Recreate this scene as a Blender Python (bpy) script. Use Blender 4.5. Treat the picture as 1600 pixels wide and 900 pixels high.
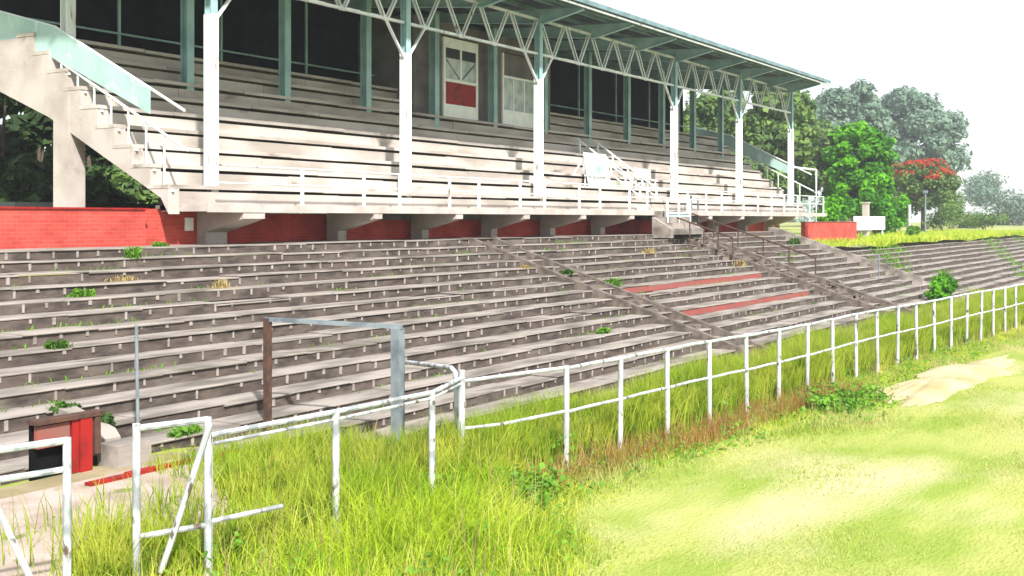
import bpy, math, random
import numpy as np
from mathutils import Vector
R = math.radians
random.seed(7); rng = np.random.default_rng(7)
for o in list(bpy.data.objects): bpy.data.objects.remove(o)
S = bpy.context.scene
COL = S.collection

# ------------------------------------------------------------------ camera, sky, sun, exposure
E = 3.05                                   # eye height above the playing field
cam_d = bpy.data.cameras.new('camera'); cam = bpy.data.objects.new('camera', cam_d); COL.objects.link(cam)
cam.location = (0, 0, E); cam.rotation_euler = (R(90), 0, R(32.57 - 90))
cam_d.lens = 40.5; cam_d.sensor_width = 36; cam_d.shift_y = -0.0669
cam_d.clip_start = .1; cam_d.clip_end = 3000
S.camera = cam
SUN_EL = 41
to_sun = Vector((-.62 * math.cos(R(SUN_EL)), -.785 * math.cos(R(SUN_EL)), math.sin(R(SUN_EL))))
W = bpy.data.worlds.new('World'); S.world = W; W.use_nodes = True
nt = W.node_tree; bg = nt.nodes['Background']
sky = nt.nodes.new('ShaderNodeTexSky'); sky.sky_type = 'NISHITA'; sky.sun_disc = False
sky.sun_elevation = R(SUN_EL); sky.sun_rotation = math.atan2(to_sun.x, to_sun.y)
sky.dust_density = 1.5; sky.air_density = 1.0; sky.ozone_density = 1.0
veil = nt.nodes.new('ShaderNodeMix'); veil.data_type = 'RGBA'; veil.inputs['Factor'].default_value = .72   # thin bright cloud veil over the sky
veil.inputs['B'].default_value = (5.6, 5.7, 5.8, 1)
nt.links.new(sky.outputs[0], veil.inputs['A']); nt.links.new(veil.outputs['Result'], bg.inputs[0]); bg.inputs[1].default_value = .10
sl = bpy.data.lights.new('sun', 'SUN'); sl.energy = 4.0; sl.angle = R(2.0); sl.color = (1, .96, .9)
so = bpy.data.objects.new('sun', sl); COL.objects.link(so); so.location = (0, 0, 60)
so.rotation_euler = to_sun.to_track_quat('Z', 'Y').to_euler()
S.view_settings.view_transform = 'Standard'; S.view_settings.look = 'None'
S.view_settings.exposure = 1.25; S.view_settings.gamma = 1; S.view_settings.use_curve_mapping = False

# ------------------------------------------------------------------ helpers
class MB:
    def __init__(s): s.v = []; s.f = []; s.m = []
    def add(s, vs, fs, mi=0):
        n = len(s.v); s.v += [tuple(q) for q in vs]
        for f in fs: s.f.append(tuple(i + n for i in f)); s.m.append(mi)
        return s
    def box(s, x0, x1, y0, y1, z0, z1, mi=0):
        return s.add([(x0,y0,z0),(x1,y0,z0),(x1,y1,z0),(x0,y1,z0),(x0,y0,z1),(x1,y0,z1),(x1,y1,z1),(x0,y1,z1)],
              [(3,2,1,0),(4,5,6,7),(0,1,5,4),(1,2,6,5),(2,3,7,6),(3,0,4,7)], mi)
    def beam(s, a, b, w, h, mi=0, up=(0,0,1)):
        a = Vector(a); b = Vector(b); d = (b - a).normalized()
        u = Vector(up)
        if abs(d.dot(u)) > .99: u = Vector((1,0,0))
        r = d.cross(u).normalized(); u = r.cross(d).normalized()
        P = []
        for c in (a, b):
            for sx, sy in ((-1,-1),(1,-1),(1,1),(-1,1)): P.append(c + r*sx*w/2 + u*sy*h/2)
        return s.add(P, [(3,2,1,0),(4,5,6,7),(0,1,5,4),(1,2,6,5),(2,3,7,6),(3,0,4,7)], mi)
    def tube(s, pts, r, n=8, mi=0):
        pts = [Vector(p) for p in pts]; N = len(pts); vs = []
        rr = r if isinstance(r, (list, tuple)) else [r]*N
        ref = None
        for i, p in enumerate(pts):
            d = (pts[min(i+1,N-1)] - pts[max(i-1,0)]).normalized()
            if ref is None:
                ref = Vector((0,0,1)) if abs(d.z) < .9 else Vector((1,0,0))
            u = d.cross(ref).normalized(); w = d.cross(u).normalized()
            for k in range(n):
                a = 2*math.pi*k/n; vs.append(p + (u*math.cos(a) + w*math.sin(a))*rr[i])
        fs = []
        for i in range(N-1):
            for k in range(n):
                fs.append((i*n+k, i*n+(k+1)%n, (i+1)*n+(k+1)%n, (i+1)*n+k))
        fs.append(tuple(range(n))); fs.append(tuple(range((N-1)*n, N*n))[::-1])
        return s.add(vs, fs, mi)
    def prism_yz(s, poly, x0, x1, mi=0):           # polygon in the (y,z) plane pushed along x
        n = len(poly)
        vs = [(x0, y, z) for y, z in poly] + [(x1, y, z) for y, z in poly]
        fs = [tuple(range(n)), tuple(range(2*n-1, n-1, -1))]
        for i in range(n): fs.append((i, n+i, n+(i+1)%n, (i+1)%n))
        return s.add(vs, fs, mi)
    def ibeam(s, x, y, z0, z1, w, d, t=.022):      # upright I section, flanges facing the field
        s.box(x-w/2, x+w/2, y-d/2, y-d/2+t, z0, z1); s.box(x-w/2, x+w/2, y+d/2-t, y+d/2, z0, z1)
        return s.box(x-t/2, x+t/2, y-d/2+t, y+d/2-t, z0, z1)
    def build(s, name, mats, parent=None, smooth=False):
        me = bpy.data.meshes.new(name); me.from_pydata(s.v, [], s.f); me.update()
        if not isinstance(mats, (list, tuple)): mats = [mats]
        for m in mats: me.materials.append(m)
        me.polygons.foreach_set('material_index', s.m)
        import bmesh
        bm = bmesh.new(); bm.from_mesh(me); bmesh.ops.recalc_face_normals(bm, faces=bm.faces); bm.to_mesh(me); bm.free()
        if smooth:
            me.polygons.foreach_set('use_smooth', [True]*len(me.polygons))
            me.set_sharp_from_angle(angle=R(40))
        o = bpy.data.objects.new(name, me); COL.objects.link(o)
        if parent:
            o.parent = parent; o.matrix_parent_inverse = parent.matrix_world.inverted()
        return o
def np_mesh(name, verts, faces, mat, parent=None, smooth=False):
    """verts (N,3); faces list of int arrays (M,k)"""
    me = bpy.data.meshes.new(name)
    me.vertices.add(len(verts)); me.vertices.foreach_set('co', np.asarray(verts, np.float32).ravel())
    loops = np.concatenate([f.ravel() for f in faces]); tot = np.concatenate([np.full(len(f), f.shape[1]) for f in faces])
    st = np.concatenate([[0], np.cumsum(tot)[:-1]])
    me.loops.add(len(loops)); me.loops.foreach_set('vertex_index', loops.astype(np.int32))
    me.polygons.add(len(tot)); me.polygons.foreach_set('loop_start', st.astype(np.int32)); me.polygons.foreach_set('loop_total', tot.astype(np.int32))
    me.update(calc_edges=True); me.validate()
    if smooth: me.polygons.foreach_set('use_smooth', [True]*len(me.polygons))
    me.materials.append(mat)
    o = bpy.data.objects.new(name, me); COL.objects.link(o)
    if parent:
        o.parent = parent; o.matrix_parent_inverse = parent.matrix_world.inverted()
    return o
def tag(o, label=None, cat=None, group=None, kind=None):
    if label: o['label'] = label
    if cat: o['category'] = cat
    if group: o['group'] = group
    if kind: o['kind'] = kind
    return o
def thing(name, label, cat, loc, group=None):
    o = bpy.data.objects.new(name, None); COL.objects.link(o); o.location = loc; o.empty_display_size = .2
    bpy.context.view_layer.update()
    return tag(o, label, cat, group)

# ------------------------------------------------------------------ materials
def mat(name, c1, c2=None, scale=3.0, lo=.4, hi=.6, rough=.8, bump=0, bscale=None, c3=None, s3=1.0, lo3=.55, hi3=.7,
        stretch=(1,1,1), trans=0, metal=0, detail=6, spec=.3):
    m = bpy.data.materials.new(name); m.use_nodes = True; t = m.node_tree; n = t.nodes; L = t.links
    b = n['Principled BSDF']; b.inputs['Roughness'].default_value = rough; b.inputs['Metallic'].default_value = metal
    b.inputs['Specular IOR Level'].default_value = spec
    b.inputs['Base Color'].default_value = (*c1, 1)
    g = n.new('ShaderNodeNewGeometry'); mp = n.new('ShaderNodeMapping'); mp.inputs['Scale'].default_value = stretch
    L.new(g.outputs['Position'], mp.inputs['Vector'])
    def noise(sc, dt=detail):
        x = n.new('ShaderNodeTexNoise'); x.inputs['Scale'].default_value = sc; x.inputs['Detail'].default_value = dt
        L.new(mp.outputs[0], x.inputs['Vector']); return x
    last = None
    def layer(prev, ca, cb, sc, l, h):
        x = noise(sc); r = n.new('ShaderNodeMapRange'); r.inputs['From Min'].default_value = l; r.inputs['From Max'].default_value = h
        L.new(x.outputs['Fac'], r.inputs['Value'])
        mx = n.new('ShaderNodeMix'); mx.data_type = 'RGBA'; mx.inputs['A'].default_value = (*ca, 1); mx.inputs['B'].default_value = (*cb, 1)
        if prev: L.new(prev, mx.inputs['A'])
        L.new(r.outputs[0], mx.inputs['Factor']); return mx.outputs['Result']
    if c2: last = layer(None, c1, c2, scale, lo, hi)
    if c3: last = layer(last, c1, c3, s3, lo3, hi3)
    if last: L.new(last, b.inputs['Base Color'])
    if bump:
        x = noise(bscale or scale*4, 8); bp = n.new('ShaderNodeBump'); bp.inputs['Strength'].default_value = bump; bp.inputs['Distance'].default_value = .03
        L.new(x.outputs['Fac'], bp.inputs['Height']); L.new(bp.outputs[0], b.inputs['Normal'])
    if trans:
        tr = n.new('ShaderNodeBsdfTranslucent'); ms = n.new('ShaderNodeMixShader'); ms.inputs[0].default_value = trans
        if last: L.new(last, tr.inputs[0])
        else: tr.inputs[0].default_value = (*c1, 1)
        L.new(b.outputs[0], ms.inputs[1]); L.new(tr.outputs[0], ms.inputs[2]); L.new(ms.outputs[0], n['Material Output'].inputs[0])
    return m
def brick_mat(name, c1, c2, mortar, vertical='XZ'):
    m = bpy.data.materials.new(name); m.use_nodes = True; t = m.node_tree; n = t.nodes; L = t.links
    b = n['Principled BSDF']; b.inputs['Roughness'].default_value = .85; b.inputs['Specular IOR Level'].default_value = .2
    g = n.new('ShaderNodeNewGeometry'); sp = n.new('ShaderNodeSeparateXYZ'); cb = n.new('ShaderNodeCombineXYZ')
    ad = n.new('ShaderNodeMath'); ad.operation = 'ADD'
    L.new(g.outputs['Position'], sp.inputs[0]); L.new(sp.outputs['X'], ad.inputs[0]); L.new(sp.outputs['Y'], ad.inputs[1])
    L.new(ad.outputs[0], cb.inputs['X']); L.new(sp.outputs['Z'], cb.inputs['Y'])
    k = n.new('ShaderNodeTexBrick'); k.inputs['Scale'].default_value = 1; k.inputs['Brick Width'].default_value = .24; k.inputs['Row Height'].default_value = .085
    k.inputs['Mortar Size'].default_value = .008; k.inputs['Color1'].default_value = (*c1,1); k.inputs['Color2'].default_value = (*c2,1); k.inputs['Mortar'].default_value = (*mortar,1)
    L.new(cb.outputs[0], k.inputs['Vector'])
    x = n.new('ShaderNodeTexNoise'); x.inputs['Scale'].default_value = 1.4; x.inputs['Detail'].default_value = 8; L.new(g.outputs['Position'], x.inputs['Vector'])
    r = n.new('ShaderNodeMapRange'); r.inputs['From Min'].default_value = .35; r.inputs['From Max'].default_value = .7; r.inputs['To Min'].default_value = .75; r.inputs['To Max'].default_value = 1.15
    L.new(x.outputs['Fac'], r.inputs['Value'])
    mx = n.new('ShaderNodeMix'); mx.data_type = 'RGBA'; mx.blend_type = 'MULTIPLY'; mx.inputs['Factor'].default_value = 1
    L.new(k.outputs['Color'], mx.inputs['A']); L.new(r.outputs[0], mx.inputs['B']); L.new(mx.outputs['Result'], b.inputs['Base Color'])
    bp = n.new('ShaderNodeBump'); bp.inputs['Strength'].default_value = .5; bp.inputs['Distance'].default_value = .01; bp.invert = True
    L.new(k.outputs['Fac'], bp.inputs['Height']); L.new(bp.outputs[0], b.inputs['Normal'])
    return m

M = {}
M['white_steel'] = mat('white_steel', (.66,.71,.70), (.50,.56,.55), 2.2, .42, .66, .5, c3=(.22,.13,.08), s3=6, lo3=.62, hi3=.72, stretch=(1,1,.22))
M['mint_steel'] = mat('mint_steel', (.30,.47,.46), (.20,.34,.34), 1.6, .4, .65, .5, c3=(.14,.12,.09), s3=6, lo3=.68, hi3=.76)
M['mint_dark'] = mat('mint_dark', (.16,.25,.27), (.10,.16,.17), 2, .4, .65, .6)
M['panel_mint'] = mat('panel_mint', (.35,.50,.47), (.27,.42,.40), 1.5, .4, .65, .5, c3=(.42,.52,.5), s3=3, lo3=.55, hi3=.65)
M['fence_paint'] = mat('fence_paint', (.46,.48,.49), (.29,.31,.32), 6, .42, .64, .55, c3=(.09,.07,.06), s3=10, lo3=.60, hi3=.66, stretch=(1,1,.5))
M['fence_chipped'] = mat('fence_chipped', (.46,.48,.50), (.22,.24,.25), 7, .45, .6, .55, c3=(.09,.06,.045), s3=8, lo3=.60, hi3=.68, stretch=(1,1,.6))
M['galv'] = mat('galv', (.26,.30,.33), (.14,.17,.20), 4, .4, .65, .5, metal=.4)
M['rust'] = mat('rust', (.09,.045,.03), (.05,.03,.025), 8, .4, .6, .9)
M['seat_conc'] = mat('seat_conc', (.46,.42,.385), (.31,.27,.24), 1.2, .42, .62, .9, .3, 20, c3=(.16,.13,.11), s3=2.6, lo3=.64, hi3=.78, stretch=(.35,1,1))
M['slot_shade'] = mat('slot_shade', (.05,.045,.04), rough=.95)
M['plank'] = mat('plank', (.47,.43,.40), (.33,.29,.26), 1.5, .4, .62, .9, .2, 25, c3=(.20,.17,.14), s3=3, lo3=.62, hi3=.74, stretch=(.3,1,1))
M['pale_conc'] = mat('pale_conc', (.44,.395,.37), (.34,.30,.27), 1.2, .42, .65, .9, .25, 22, c3=(.24,.2,.17), s3=2.2, lo3=.62, hi3=.8)
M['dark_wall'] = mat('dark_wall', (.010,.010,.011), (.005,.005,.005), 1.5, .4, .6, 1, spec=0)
M['roof_under'] = mat('roof_under', (.045,.06,.065), (.03,.04,.042), 2, .4, .6, .8)
M['roof_top'] = mat('roof_top', (.12,.13,.13), (.2,.13,.09), 1, .45, .7, .7)
M['brick'] = brick_mat('brick', (.50,.075,.055), (.42,.055,.045), (.46,.10,.08))
M['red_paint'] = mat('red_paint', (.28,.012,.010), (.15,.010,.009), 4, .45, .65, .6, c3=(.08,.04,.03), s3=7, lo3=.64, hi3=.72)
M['red_faded'] = mat('red_faded', (.26,.06,.052), (.20,.09,.075), 3, .4, .65, .9)
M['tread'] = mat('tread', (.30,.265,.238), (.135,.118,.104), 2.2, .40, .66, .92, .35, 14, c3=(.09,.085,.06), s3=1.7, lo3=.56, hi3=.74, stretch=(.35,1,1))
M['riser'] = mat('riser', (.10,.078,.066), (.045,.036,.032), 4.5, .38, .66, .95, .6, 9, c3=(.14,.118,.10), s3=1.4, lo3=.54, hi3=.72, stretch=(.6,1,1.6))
M['pier'] = mat('pier', (.32,.28,.26), (.18,.155,.14), 5, .4, .65, .95)
M['terrace_far'] = mat('terrace_far', (.20,.18,.17), (.12,.11,.1), 2.5, .4, .65, .95)
M['grey_wall'] = mat('grey_wall', (.17,.15,.15), (.11,.1,.1), 1.5, .4, .65, .9)
M['glass_pale'] = mat('glass_pale', (.50,.55,.55), (.32,.38,.38), 2.5, .42, .6, .25)
M['glass_dark'] = mat('glass_dark', (.03,.035,.035), rough=.2)
M['field'] = mat('field', (.20,.27,.035), (.31,.335,.085), .9, .40, .60, .95, .8, 22, c3=(.42,.39,.21), s3=.30, lo3=.50, hi3=.66, stretch=(.55,1.3,1))
M['earth'] = mat('earth', (.22,.18,.10), (.30,.25,.16), 1.6, .4, .65, .95, .4, 18)
M['sand'] = mat('sand', (.42,.35,.21), (.30,.26,.12), 1.5, .4, .65, .97, .4, 20)
M['bank'] = mat('bank', (.20,.26,.05), (.34,.33,.12), .25, .42, .6, .97, .4, 8)
M['path'] = mat('path', (.40,.32,.28), (.28,.22,.18), 1.6, .4, .65, .95, .4, 14, c3=(.16,.17,.06), s3=2.3, lo3=.60, hi3=.68)
M['trunk'] = mat('trunk', (.12,.09,.07), (.07,.055,.045), 5, .4, .6, .95, .5, 20)
def leafm(n, a, b, tr=.35, sc=.7, c3=None): return mat(n, a, b, sc, .38, .64, .6, trans=tr, detail=3, spec=.2, c3=c3, s3=2.6, lo3=.52, hi3=.66)
M['leaf_lime'] = leafm('leaf_lime', (.13,.40,.008), (.04,.17,.008))
M['leaf_mid'] = leafm('leaf_mid', (.17,.28,.06), (.07,.13,.04))
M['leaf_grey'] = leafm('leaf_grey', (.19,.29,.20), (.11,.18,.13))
M['leaf_dark'] = leafm('leaf_dark', (.05,.10,.025), (.022,.045,.014))
M['leaf_red'] = leafm('leaf_red', (.58,.025,.012), (.34,.03,.012))
M['weed'] = leafm('weed', (.16,.34,.03), (.08,.20,.02), .35, 3)
M['weed_dark'] = leafm('weed_dark', (.07,.16,.02), (.03,.08,.012), .3, 3)
M['straw'] = leafm('straw', (.42,.34,.15), (.32,.23,.11), .3, 3)
M['grass_tall'] = leafm('grass_tall', (.40,.54,.03), (.60,.64,.10), .5, .9, (.16,.30,.015))
M['grass_deep'] = leafm('grass_deep', (.27,.40,.025), (.44,.49,.06), .5, .9, (.12,.22,.012))
M['grass_short'] = leafm('grass_short', (.30,.39,.06), (.50,.47,.20), .35, .6)
M['grass_red'] = leafm('grass_red', (.30,.12,.05), (.26,.20,.05), .35, 2)
M['plastic_white'] = mat('plastic_white', (.84,.86,.85), (.74,.78,.78), 3, .45, .65, .5)
M['rubble'] = mat('rubble', (.16,.13,.11), (.08,.065,.055), 4, .4, .6, .95)

# ------------------------------------------------------------------ ground
def sheet(name, xs, ys, zf, m):
    nx, ny = len(xs), len(ys)
    X, Y = np.meshgrid(xs, ys, indexing='ij'); Z = zf(X, Y)
    v = np.stack([X, Y, Z], -1).reshape(-1, 3)
    i = np.arange(nx*ny).reshape(nx, ny)
    f = np.stack([i[:-1,:-1], i[1:,:-1], i[1:,1:], i[:-1,1:]], -1).reshape(-1, 4)
    return np_mesh(name, v, [f], m, smooth=True)
def wob(X, Y, a=.03):
    return a*(np.sin(X*1.3 + .7*Y) + np.sin(.61*X - 1.7*Y + 1.3) + .6*np.sin(2.9*X + 2.1*Y))/2.6
xs = np.concatenate([[-420,-300,-100,-40], np.linspace(-15, 45, 121), [60,90,150,300,420]])
ys = np.concatenate([[-420,-300,-60,-20], np.linspace(-8, 12, 61), [20,60,300,420]])
def dip(X, Y):
    a = np.clip((X-10.5)/2.5, 0, 1); b = np.clip((Y-8.0)/1.6, 0, 1)
    return -.50*(a*a*(3-2*a))*(b*b*(3-2*b))
def field_z(X, Y):
    near = np.exp(-((X-18)/22.)**2 - ((Y-3)/9.)**2)
    return wob(X, Y)*near + dip(X, Y)
f = sheet('field', xs, ys, field_z, M['field']); tag(f, 'bright sun bleached grass playing field with bare sandy patches', 'field', kind='structure')
bx = np.concatenate([[-420,-200,-20], np.linspace(0, 140, 71), [200,300,420]])
def bank_z(X, Y): return 1.72 + wob(X*.4, Y*.4, .12) + .004*np.clip(Y-25, 0, 200)
b1 = sheet('bank', bx, np.concatenate([np.linspace(21.6, 60, 20), [120,300,420]]), bank_z, M['bank']); tag(b1, 'grassy raised ground behind the stand and terrace', 'ground', kind='structure')
b2 = sheet('bank', np.concatenate([np.linspace(53.2, 140, 54), [200,500]]), np.linspace(16.4, 21.6, 8), bank_z, M['bank']); tag(b2, 'grassy bank above the far end of the terrace', 'ground', kind='structure')
# worn ground between terrace and fence, and the concrete path at the gate
e1 = sheet('verge', np.linspace(2, 60, 60), np.linspace(7.3, 11.9, 16), lambda X, Y: wob(X, Y)*np.exp(-((X-18)/22.)**2 - ((Y-3)/9.)**2) + .012 + dip(X, Y), M['earth']); tag(e1, 'worn earth strip between fence and terrace', 'ground', kind='structure')
pth = sheet('path', np.linspace(3.6, 9.9, 20), np.linspace(7.7, 11.35, 14), lambda X, Y: .035 + wob(X, Y, .012), M['path']); tag(pth, 'cracked pinkish concrete path inside the entrance gate', 'path', kind='structure')
# sandy mound by the fence
def blob_sheet(name, cx, cy, rx, ry, h, m, lab, rot=0, seed=1):
    n, k = 120, 10; vs = [(cx, cy, h)]; rr = np.random.default_rng(seed); ph = rr.uniform(0, 6.28, 4)
    for j in range(1, k+1):
        for i in range(n):
            a = 2*math.pi*i/n; q = j/k*(1 + .18*math.sin(2*a+ph[0]) + .12*math.sin(5*a+ph[1]) + .07*math.sin(9*a+ph[2]) + .06*math.sin(17*a+ph[3]) + (.05*rr.normal() if j == k else 0))
            x, y = rx*q*math.cos(a), ry*q*math.sin(a)
            vs.append((cx + x*math.cos(rot) - y*math.sin(rot), cy + x*math.sin(rot) + y*math.cos(rot), h*(1-(j/k)**2)*(1+.25*math.sin(3*x+2*y)) - .02*(j == k) + .012 + .02*math.sin(2*x+3*y)*(j < k)))
    fs = [(0, 1+i, 1+(i+1) % n) for i in range(n)]
    for j in range(k-1):
        for i in range(n): fs.append((1+j*n+i, 1+(j+1)*n+i, 1+(j+1)*n+(i+1) % n, 1+j*n+(i+1) % n))
    mb = MB(); mb.add(vs, fs); o = mb.build(name, m, None, True); return tag(o, lab, 'sand', kind='structure')
blob_sheet('sand_heap', 23.2, 4.75, 3.4, .75, .14, M['sand'], 'low heap of pale sand along the far fence', R(-6), 3)

# ------------------------------------------------------------------ terrace
TP, TD, TA, TR = 19.0, .57, .581, .194           # first edge, its drop below the eye, tread, rise
def edge(k): return TP - TA*k, E - TD - TR*k
ter = thing('stepped_terrace', 'long weathered concrete terrace of stepped rows below the stand', 'terrace', (45, 15, 0))
AIS = [(27.6, 28.7), (41.2, 43.0), (53.2, 54.2)]
NK = 16
for k in range(NK):
    p, z = edge(k)
    t0, t1 = 2.0, 125.0
    slab = MB(); t = t0
    if k < 4: t1 = 53.0
    depth = TA + .10 if k else 2.8
    while t < t1:
        L = random.uniform(1.3, 2.1) if t < 60 else 4.0
        e = min(t + L, t1)
        dz = random.gauss(0, .008); dy = random.gauss(0, .01)
        if random.random() < .05: dz -= .03
        th = .024 + random.uniform(-.005, .005)
        # slab with a slightly worn nosing
        if random.random() < .05: dy += random.uniform(.04, .12)       # broken nosing
        y0 = p + dy; c = .010
        slab.prism_yz([(y0+c, z+dz), (y0, z+dz-c), (y0+.004, z+dz-th), (p+depth, z+dz-th), (p+depth, z+dz)], t+.004, e-.004)
        t = e
    st = slab.build('step', M['tread'], ter)
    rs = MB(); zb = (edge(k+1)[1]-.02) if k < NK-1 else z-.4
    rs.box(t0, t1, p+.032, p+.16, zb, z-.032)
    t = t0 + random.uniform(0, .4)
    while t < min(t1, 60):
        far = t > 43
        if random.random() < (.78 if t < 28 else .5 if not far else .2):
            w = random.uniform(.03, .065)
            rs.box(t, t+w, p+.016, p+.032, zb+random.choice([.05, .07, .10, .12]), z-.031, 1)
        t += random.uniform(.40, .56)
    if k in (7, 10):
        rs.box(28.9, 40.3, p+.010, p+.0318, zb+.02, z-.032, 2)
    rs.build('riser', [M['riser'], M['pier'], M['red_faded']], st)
# half steps in the aisles
for ai, (a0, a1) in enumerate(AIS):
    for k in range(NK):
        if (ai == 0 and random.random() < .12): continue
        p, z = edge(k); mb = MB()
        g = random.uniform(-.02, .02)
        mb.box(a0+.03, a1-.03, p-.30+g, p+.03, z-TR-.01, z-TR*.5)
        mb.build('aisle_step', M['rubble'] if ai < 2 or random.random() < .5 else M['tread'], ter)
def cheek(x0, x1, k0, k1, h, m, name='cheek_wall'):
    (pa, za), (pb, zb) = edge(k0), edge(k1)
    mb = MB(); mb.prism_yz([(pa+.3, za-.3), (pa+.3, za+h), (pa, za+h), (pb-.15, zb+h), (pb-.25, zb+h-.1), (pb-.25, zb-.5)], x0, x1)
    return mb.build(name, m, ter)
cheek(52.95, 53.14, 0, 11.3, .20, M['tread'])
cheek(43.05, 43.35, 1, 15, .12, M['rubble'])
cheek(27.45, 27.62, 0, 15, .045, M['rubble'])
cheek(28.7, 28.85, 0, 15, .03, M['rubble'])
cheek(41.0, 41.2, 0, 15, .10, M['rubble'])
cheek(9.5, 9.75, 10.2, 11.3, .08, M['tread'])
# ------------------------------------------------------------------ grandstand
gs = thing('grandstand', 'old covered grandstand with mint green steel columns, trusses and bleached seating rows', 'grandstand', (38, 22, 1.7))
D = E + .32                                      # deck level
SA, SR = .60, .47                                # seat tread, rise
X0, X1 = 17.6, 60.2
FC = [18.74, 26.05, 33.36, 44.3, 51.6, 58.9]     # front columns
MC = [17.48 + 3.675*i for i in range(12)]        # middle posts
def rowp(k): return 20.0 + SA*k
def rowh(k): return E + .3 + SR*k
ROOF0, ROOFB = 18.4, 27.2
def roofz(p): return E + 7.16 + .05*(p - ROOF0)
# deck
mb = MB(); mb.box(X0, 61.4, 19.15, 20.8, D-.14, D); mb.build('deck', M['pale_conc'], gs)
mb = MB(); mb.box(X0, 61.4, 19.10, 19.15, D-.16, D+.02); mb.build('deck_edge', M['pale_conc'], gs)
# seating rows
for k in range(9):
    y, zt = rowp(k), rowh(k+1)
    rs = MB(); x = X0
    while x < X1:
        e = min(x + random.uniform(2.2, 4.2), X1)
        dy = random.uniform(-.012, .012)
        rs.box(x+.004, e-.004, y+.015+dy, y+.16, zt-SR-.02, zt-.155+random.uniform(-.012, .012))
        x = e
    rs.box(X0, X1, y+.30, y+.66, zt-SR-.1, zt-.085, 1)  # dark backing under each plank, the gap's shade put into its colour
    row = rs.build('seat_row', [M['seat_conc'], M['slot_shade']], gs)
    pk = MB(); x = X0 - .335
    while x < X1:
        e = min(x + random.uniform(1.8, 3.65), X1)
        dz = random.gauss(0, .008); dy = random.gauss(0, .012)
        pk.box(x+.006, e-.006, y-.01+dy, y+.66+dy, zt-.083+dz, zt+dz+.002)
        x = e
    pk.build('plank', M['plank'], row)
# rear landing and back wall
mb = MB(); mb.box(X0, X1, rowp(9)+.02, 26.6, rowh(9)-.25, rowh(9)-.02); mb.build('rear_landing', M['seat_conc'], gs)
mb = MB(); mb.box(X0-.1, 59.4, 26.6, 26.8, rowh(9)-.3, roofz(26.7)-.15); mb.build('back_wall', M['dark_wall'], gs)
# raking side beams at both ends
def rake(x0, x1):
    top = []
    for k in range(9):
        top += [(rowp(k)+.008, rowh(k)-.086), (rowp(k)+.008, rowh(k+1)-.086)]
    top += [(26.6, rowh(9)-.09)]
    poly = top + [(26.6, E+3.35), (24.2, E+2.45), (20.25, E+.48), (20.0, E+.12)]
    m_ = MB(); m_.prism_yz(poly, x0, x1); return m_.build('raking_beam', M['pale_conc'], gs)
rake(X0-.32, X0-.01); rake(X1+.01, X1+.3)
# cantilever beams below the deck, with piers, and the red walls between
for i, x in enumerate([19.0] + [23.45 + 3.68*j for j in range(10)]):
    w = .34 if i == 0 else .17
    if 40.2 < x < 42.2: continue
    m_ = MB()
    m_.prism_yz([(19.12, D-.142), (19.12, D-.30), (20.35, E-.30), (20.35, E-.585 if x < 53 else 1.5), (20.75, E-.585 if x < 53 else 1.5), (20.75, D-.142)], x-w, x+w)
    m_.build('cantilever_beam', M['pale_conc'], gs)
for i in range(10):
    x = 23.64 + 3.68*i
    if 39 < x < 42: continue
    mb = MB(); mb.box(x, x+3.30, 20.72, 20.95, D-.34, D-.144); mb.build('edge_beam', M['grey_wall'], gs)
for i in range(11):
    a, b = 18.5 + 3.68*i + (.0 if i else .16), 18.5 + 3.68*(i+1)
    mb = MB(); mb.box(a+.002, min(b, 60)-.002, 20.98, 21.18, E-.8 if a < 50 else 1.5, D-.16); mb.build('red_wall', M['brick'], gs)
mb = MB(); mb.box(18.66, 19.3, 20.76, 20.975, E-.8, D-.145); mb.build('end_pier', M['pale_conc'], gs)
# front columns
for x in FC:
    m_ = MB(); zt = E + 4.75
    m_.box(x-.11, x+.11, 20.24-.13, 20.24-.105, D, zt); m_.box(x-.11, x+.11, 20.24+.105, 20.24+.13, D, zt)
    m_.box(x-.085, x-.065, 20.24-.105, 20.24+.105, D, zt)      # boxed lower shaft
    m_.box(x+.065, x+.085, 20.24-.105, 20.24+.105, D, zt)
    m_.box(x-.15, x+.15, 20.06, 20.42, D, D+.03)
    c_ = m_.build('front_column', M['white_steel'], gs)
    u = MB(); u.ibeam(x, 20.24, zt, E+6.9, .20, .22); u.build('upper_shaft', M['mint_steel'], c_)
# middle posts
for i, x in enumerate(MC):
    m_ = MB(); zb = rowh(6) if i else rowh(6)-.1
    m_.ibeam(x, 23.75, zb, roofz(23.75)-.3, .24, .26, .025)
    m_.box(x-.17, x+.17, 23.6, 23.9, zb, zb+.03)
    m_.build('roof_post', M['mint_steel'] if i else M['white_steel'], gs)  # outermost post in white: its sunlit look put into the paint colour
# concrete pier below the outermost post
mb = MB(); mb.box(MC[0]-.26, MC[0]+.22, 23.4, 23.95, 1.6, rowh(6)-.1); mb.build('corner_pier', M['pale_conc'], gs)
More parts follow.
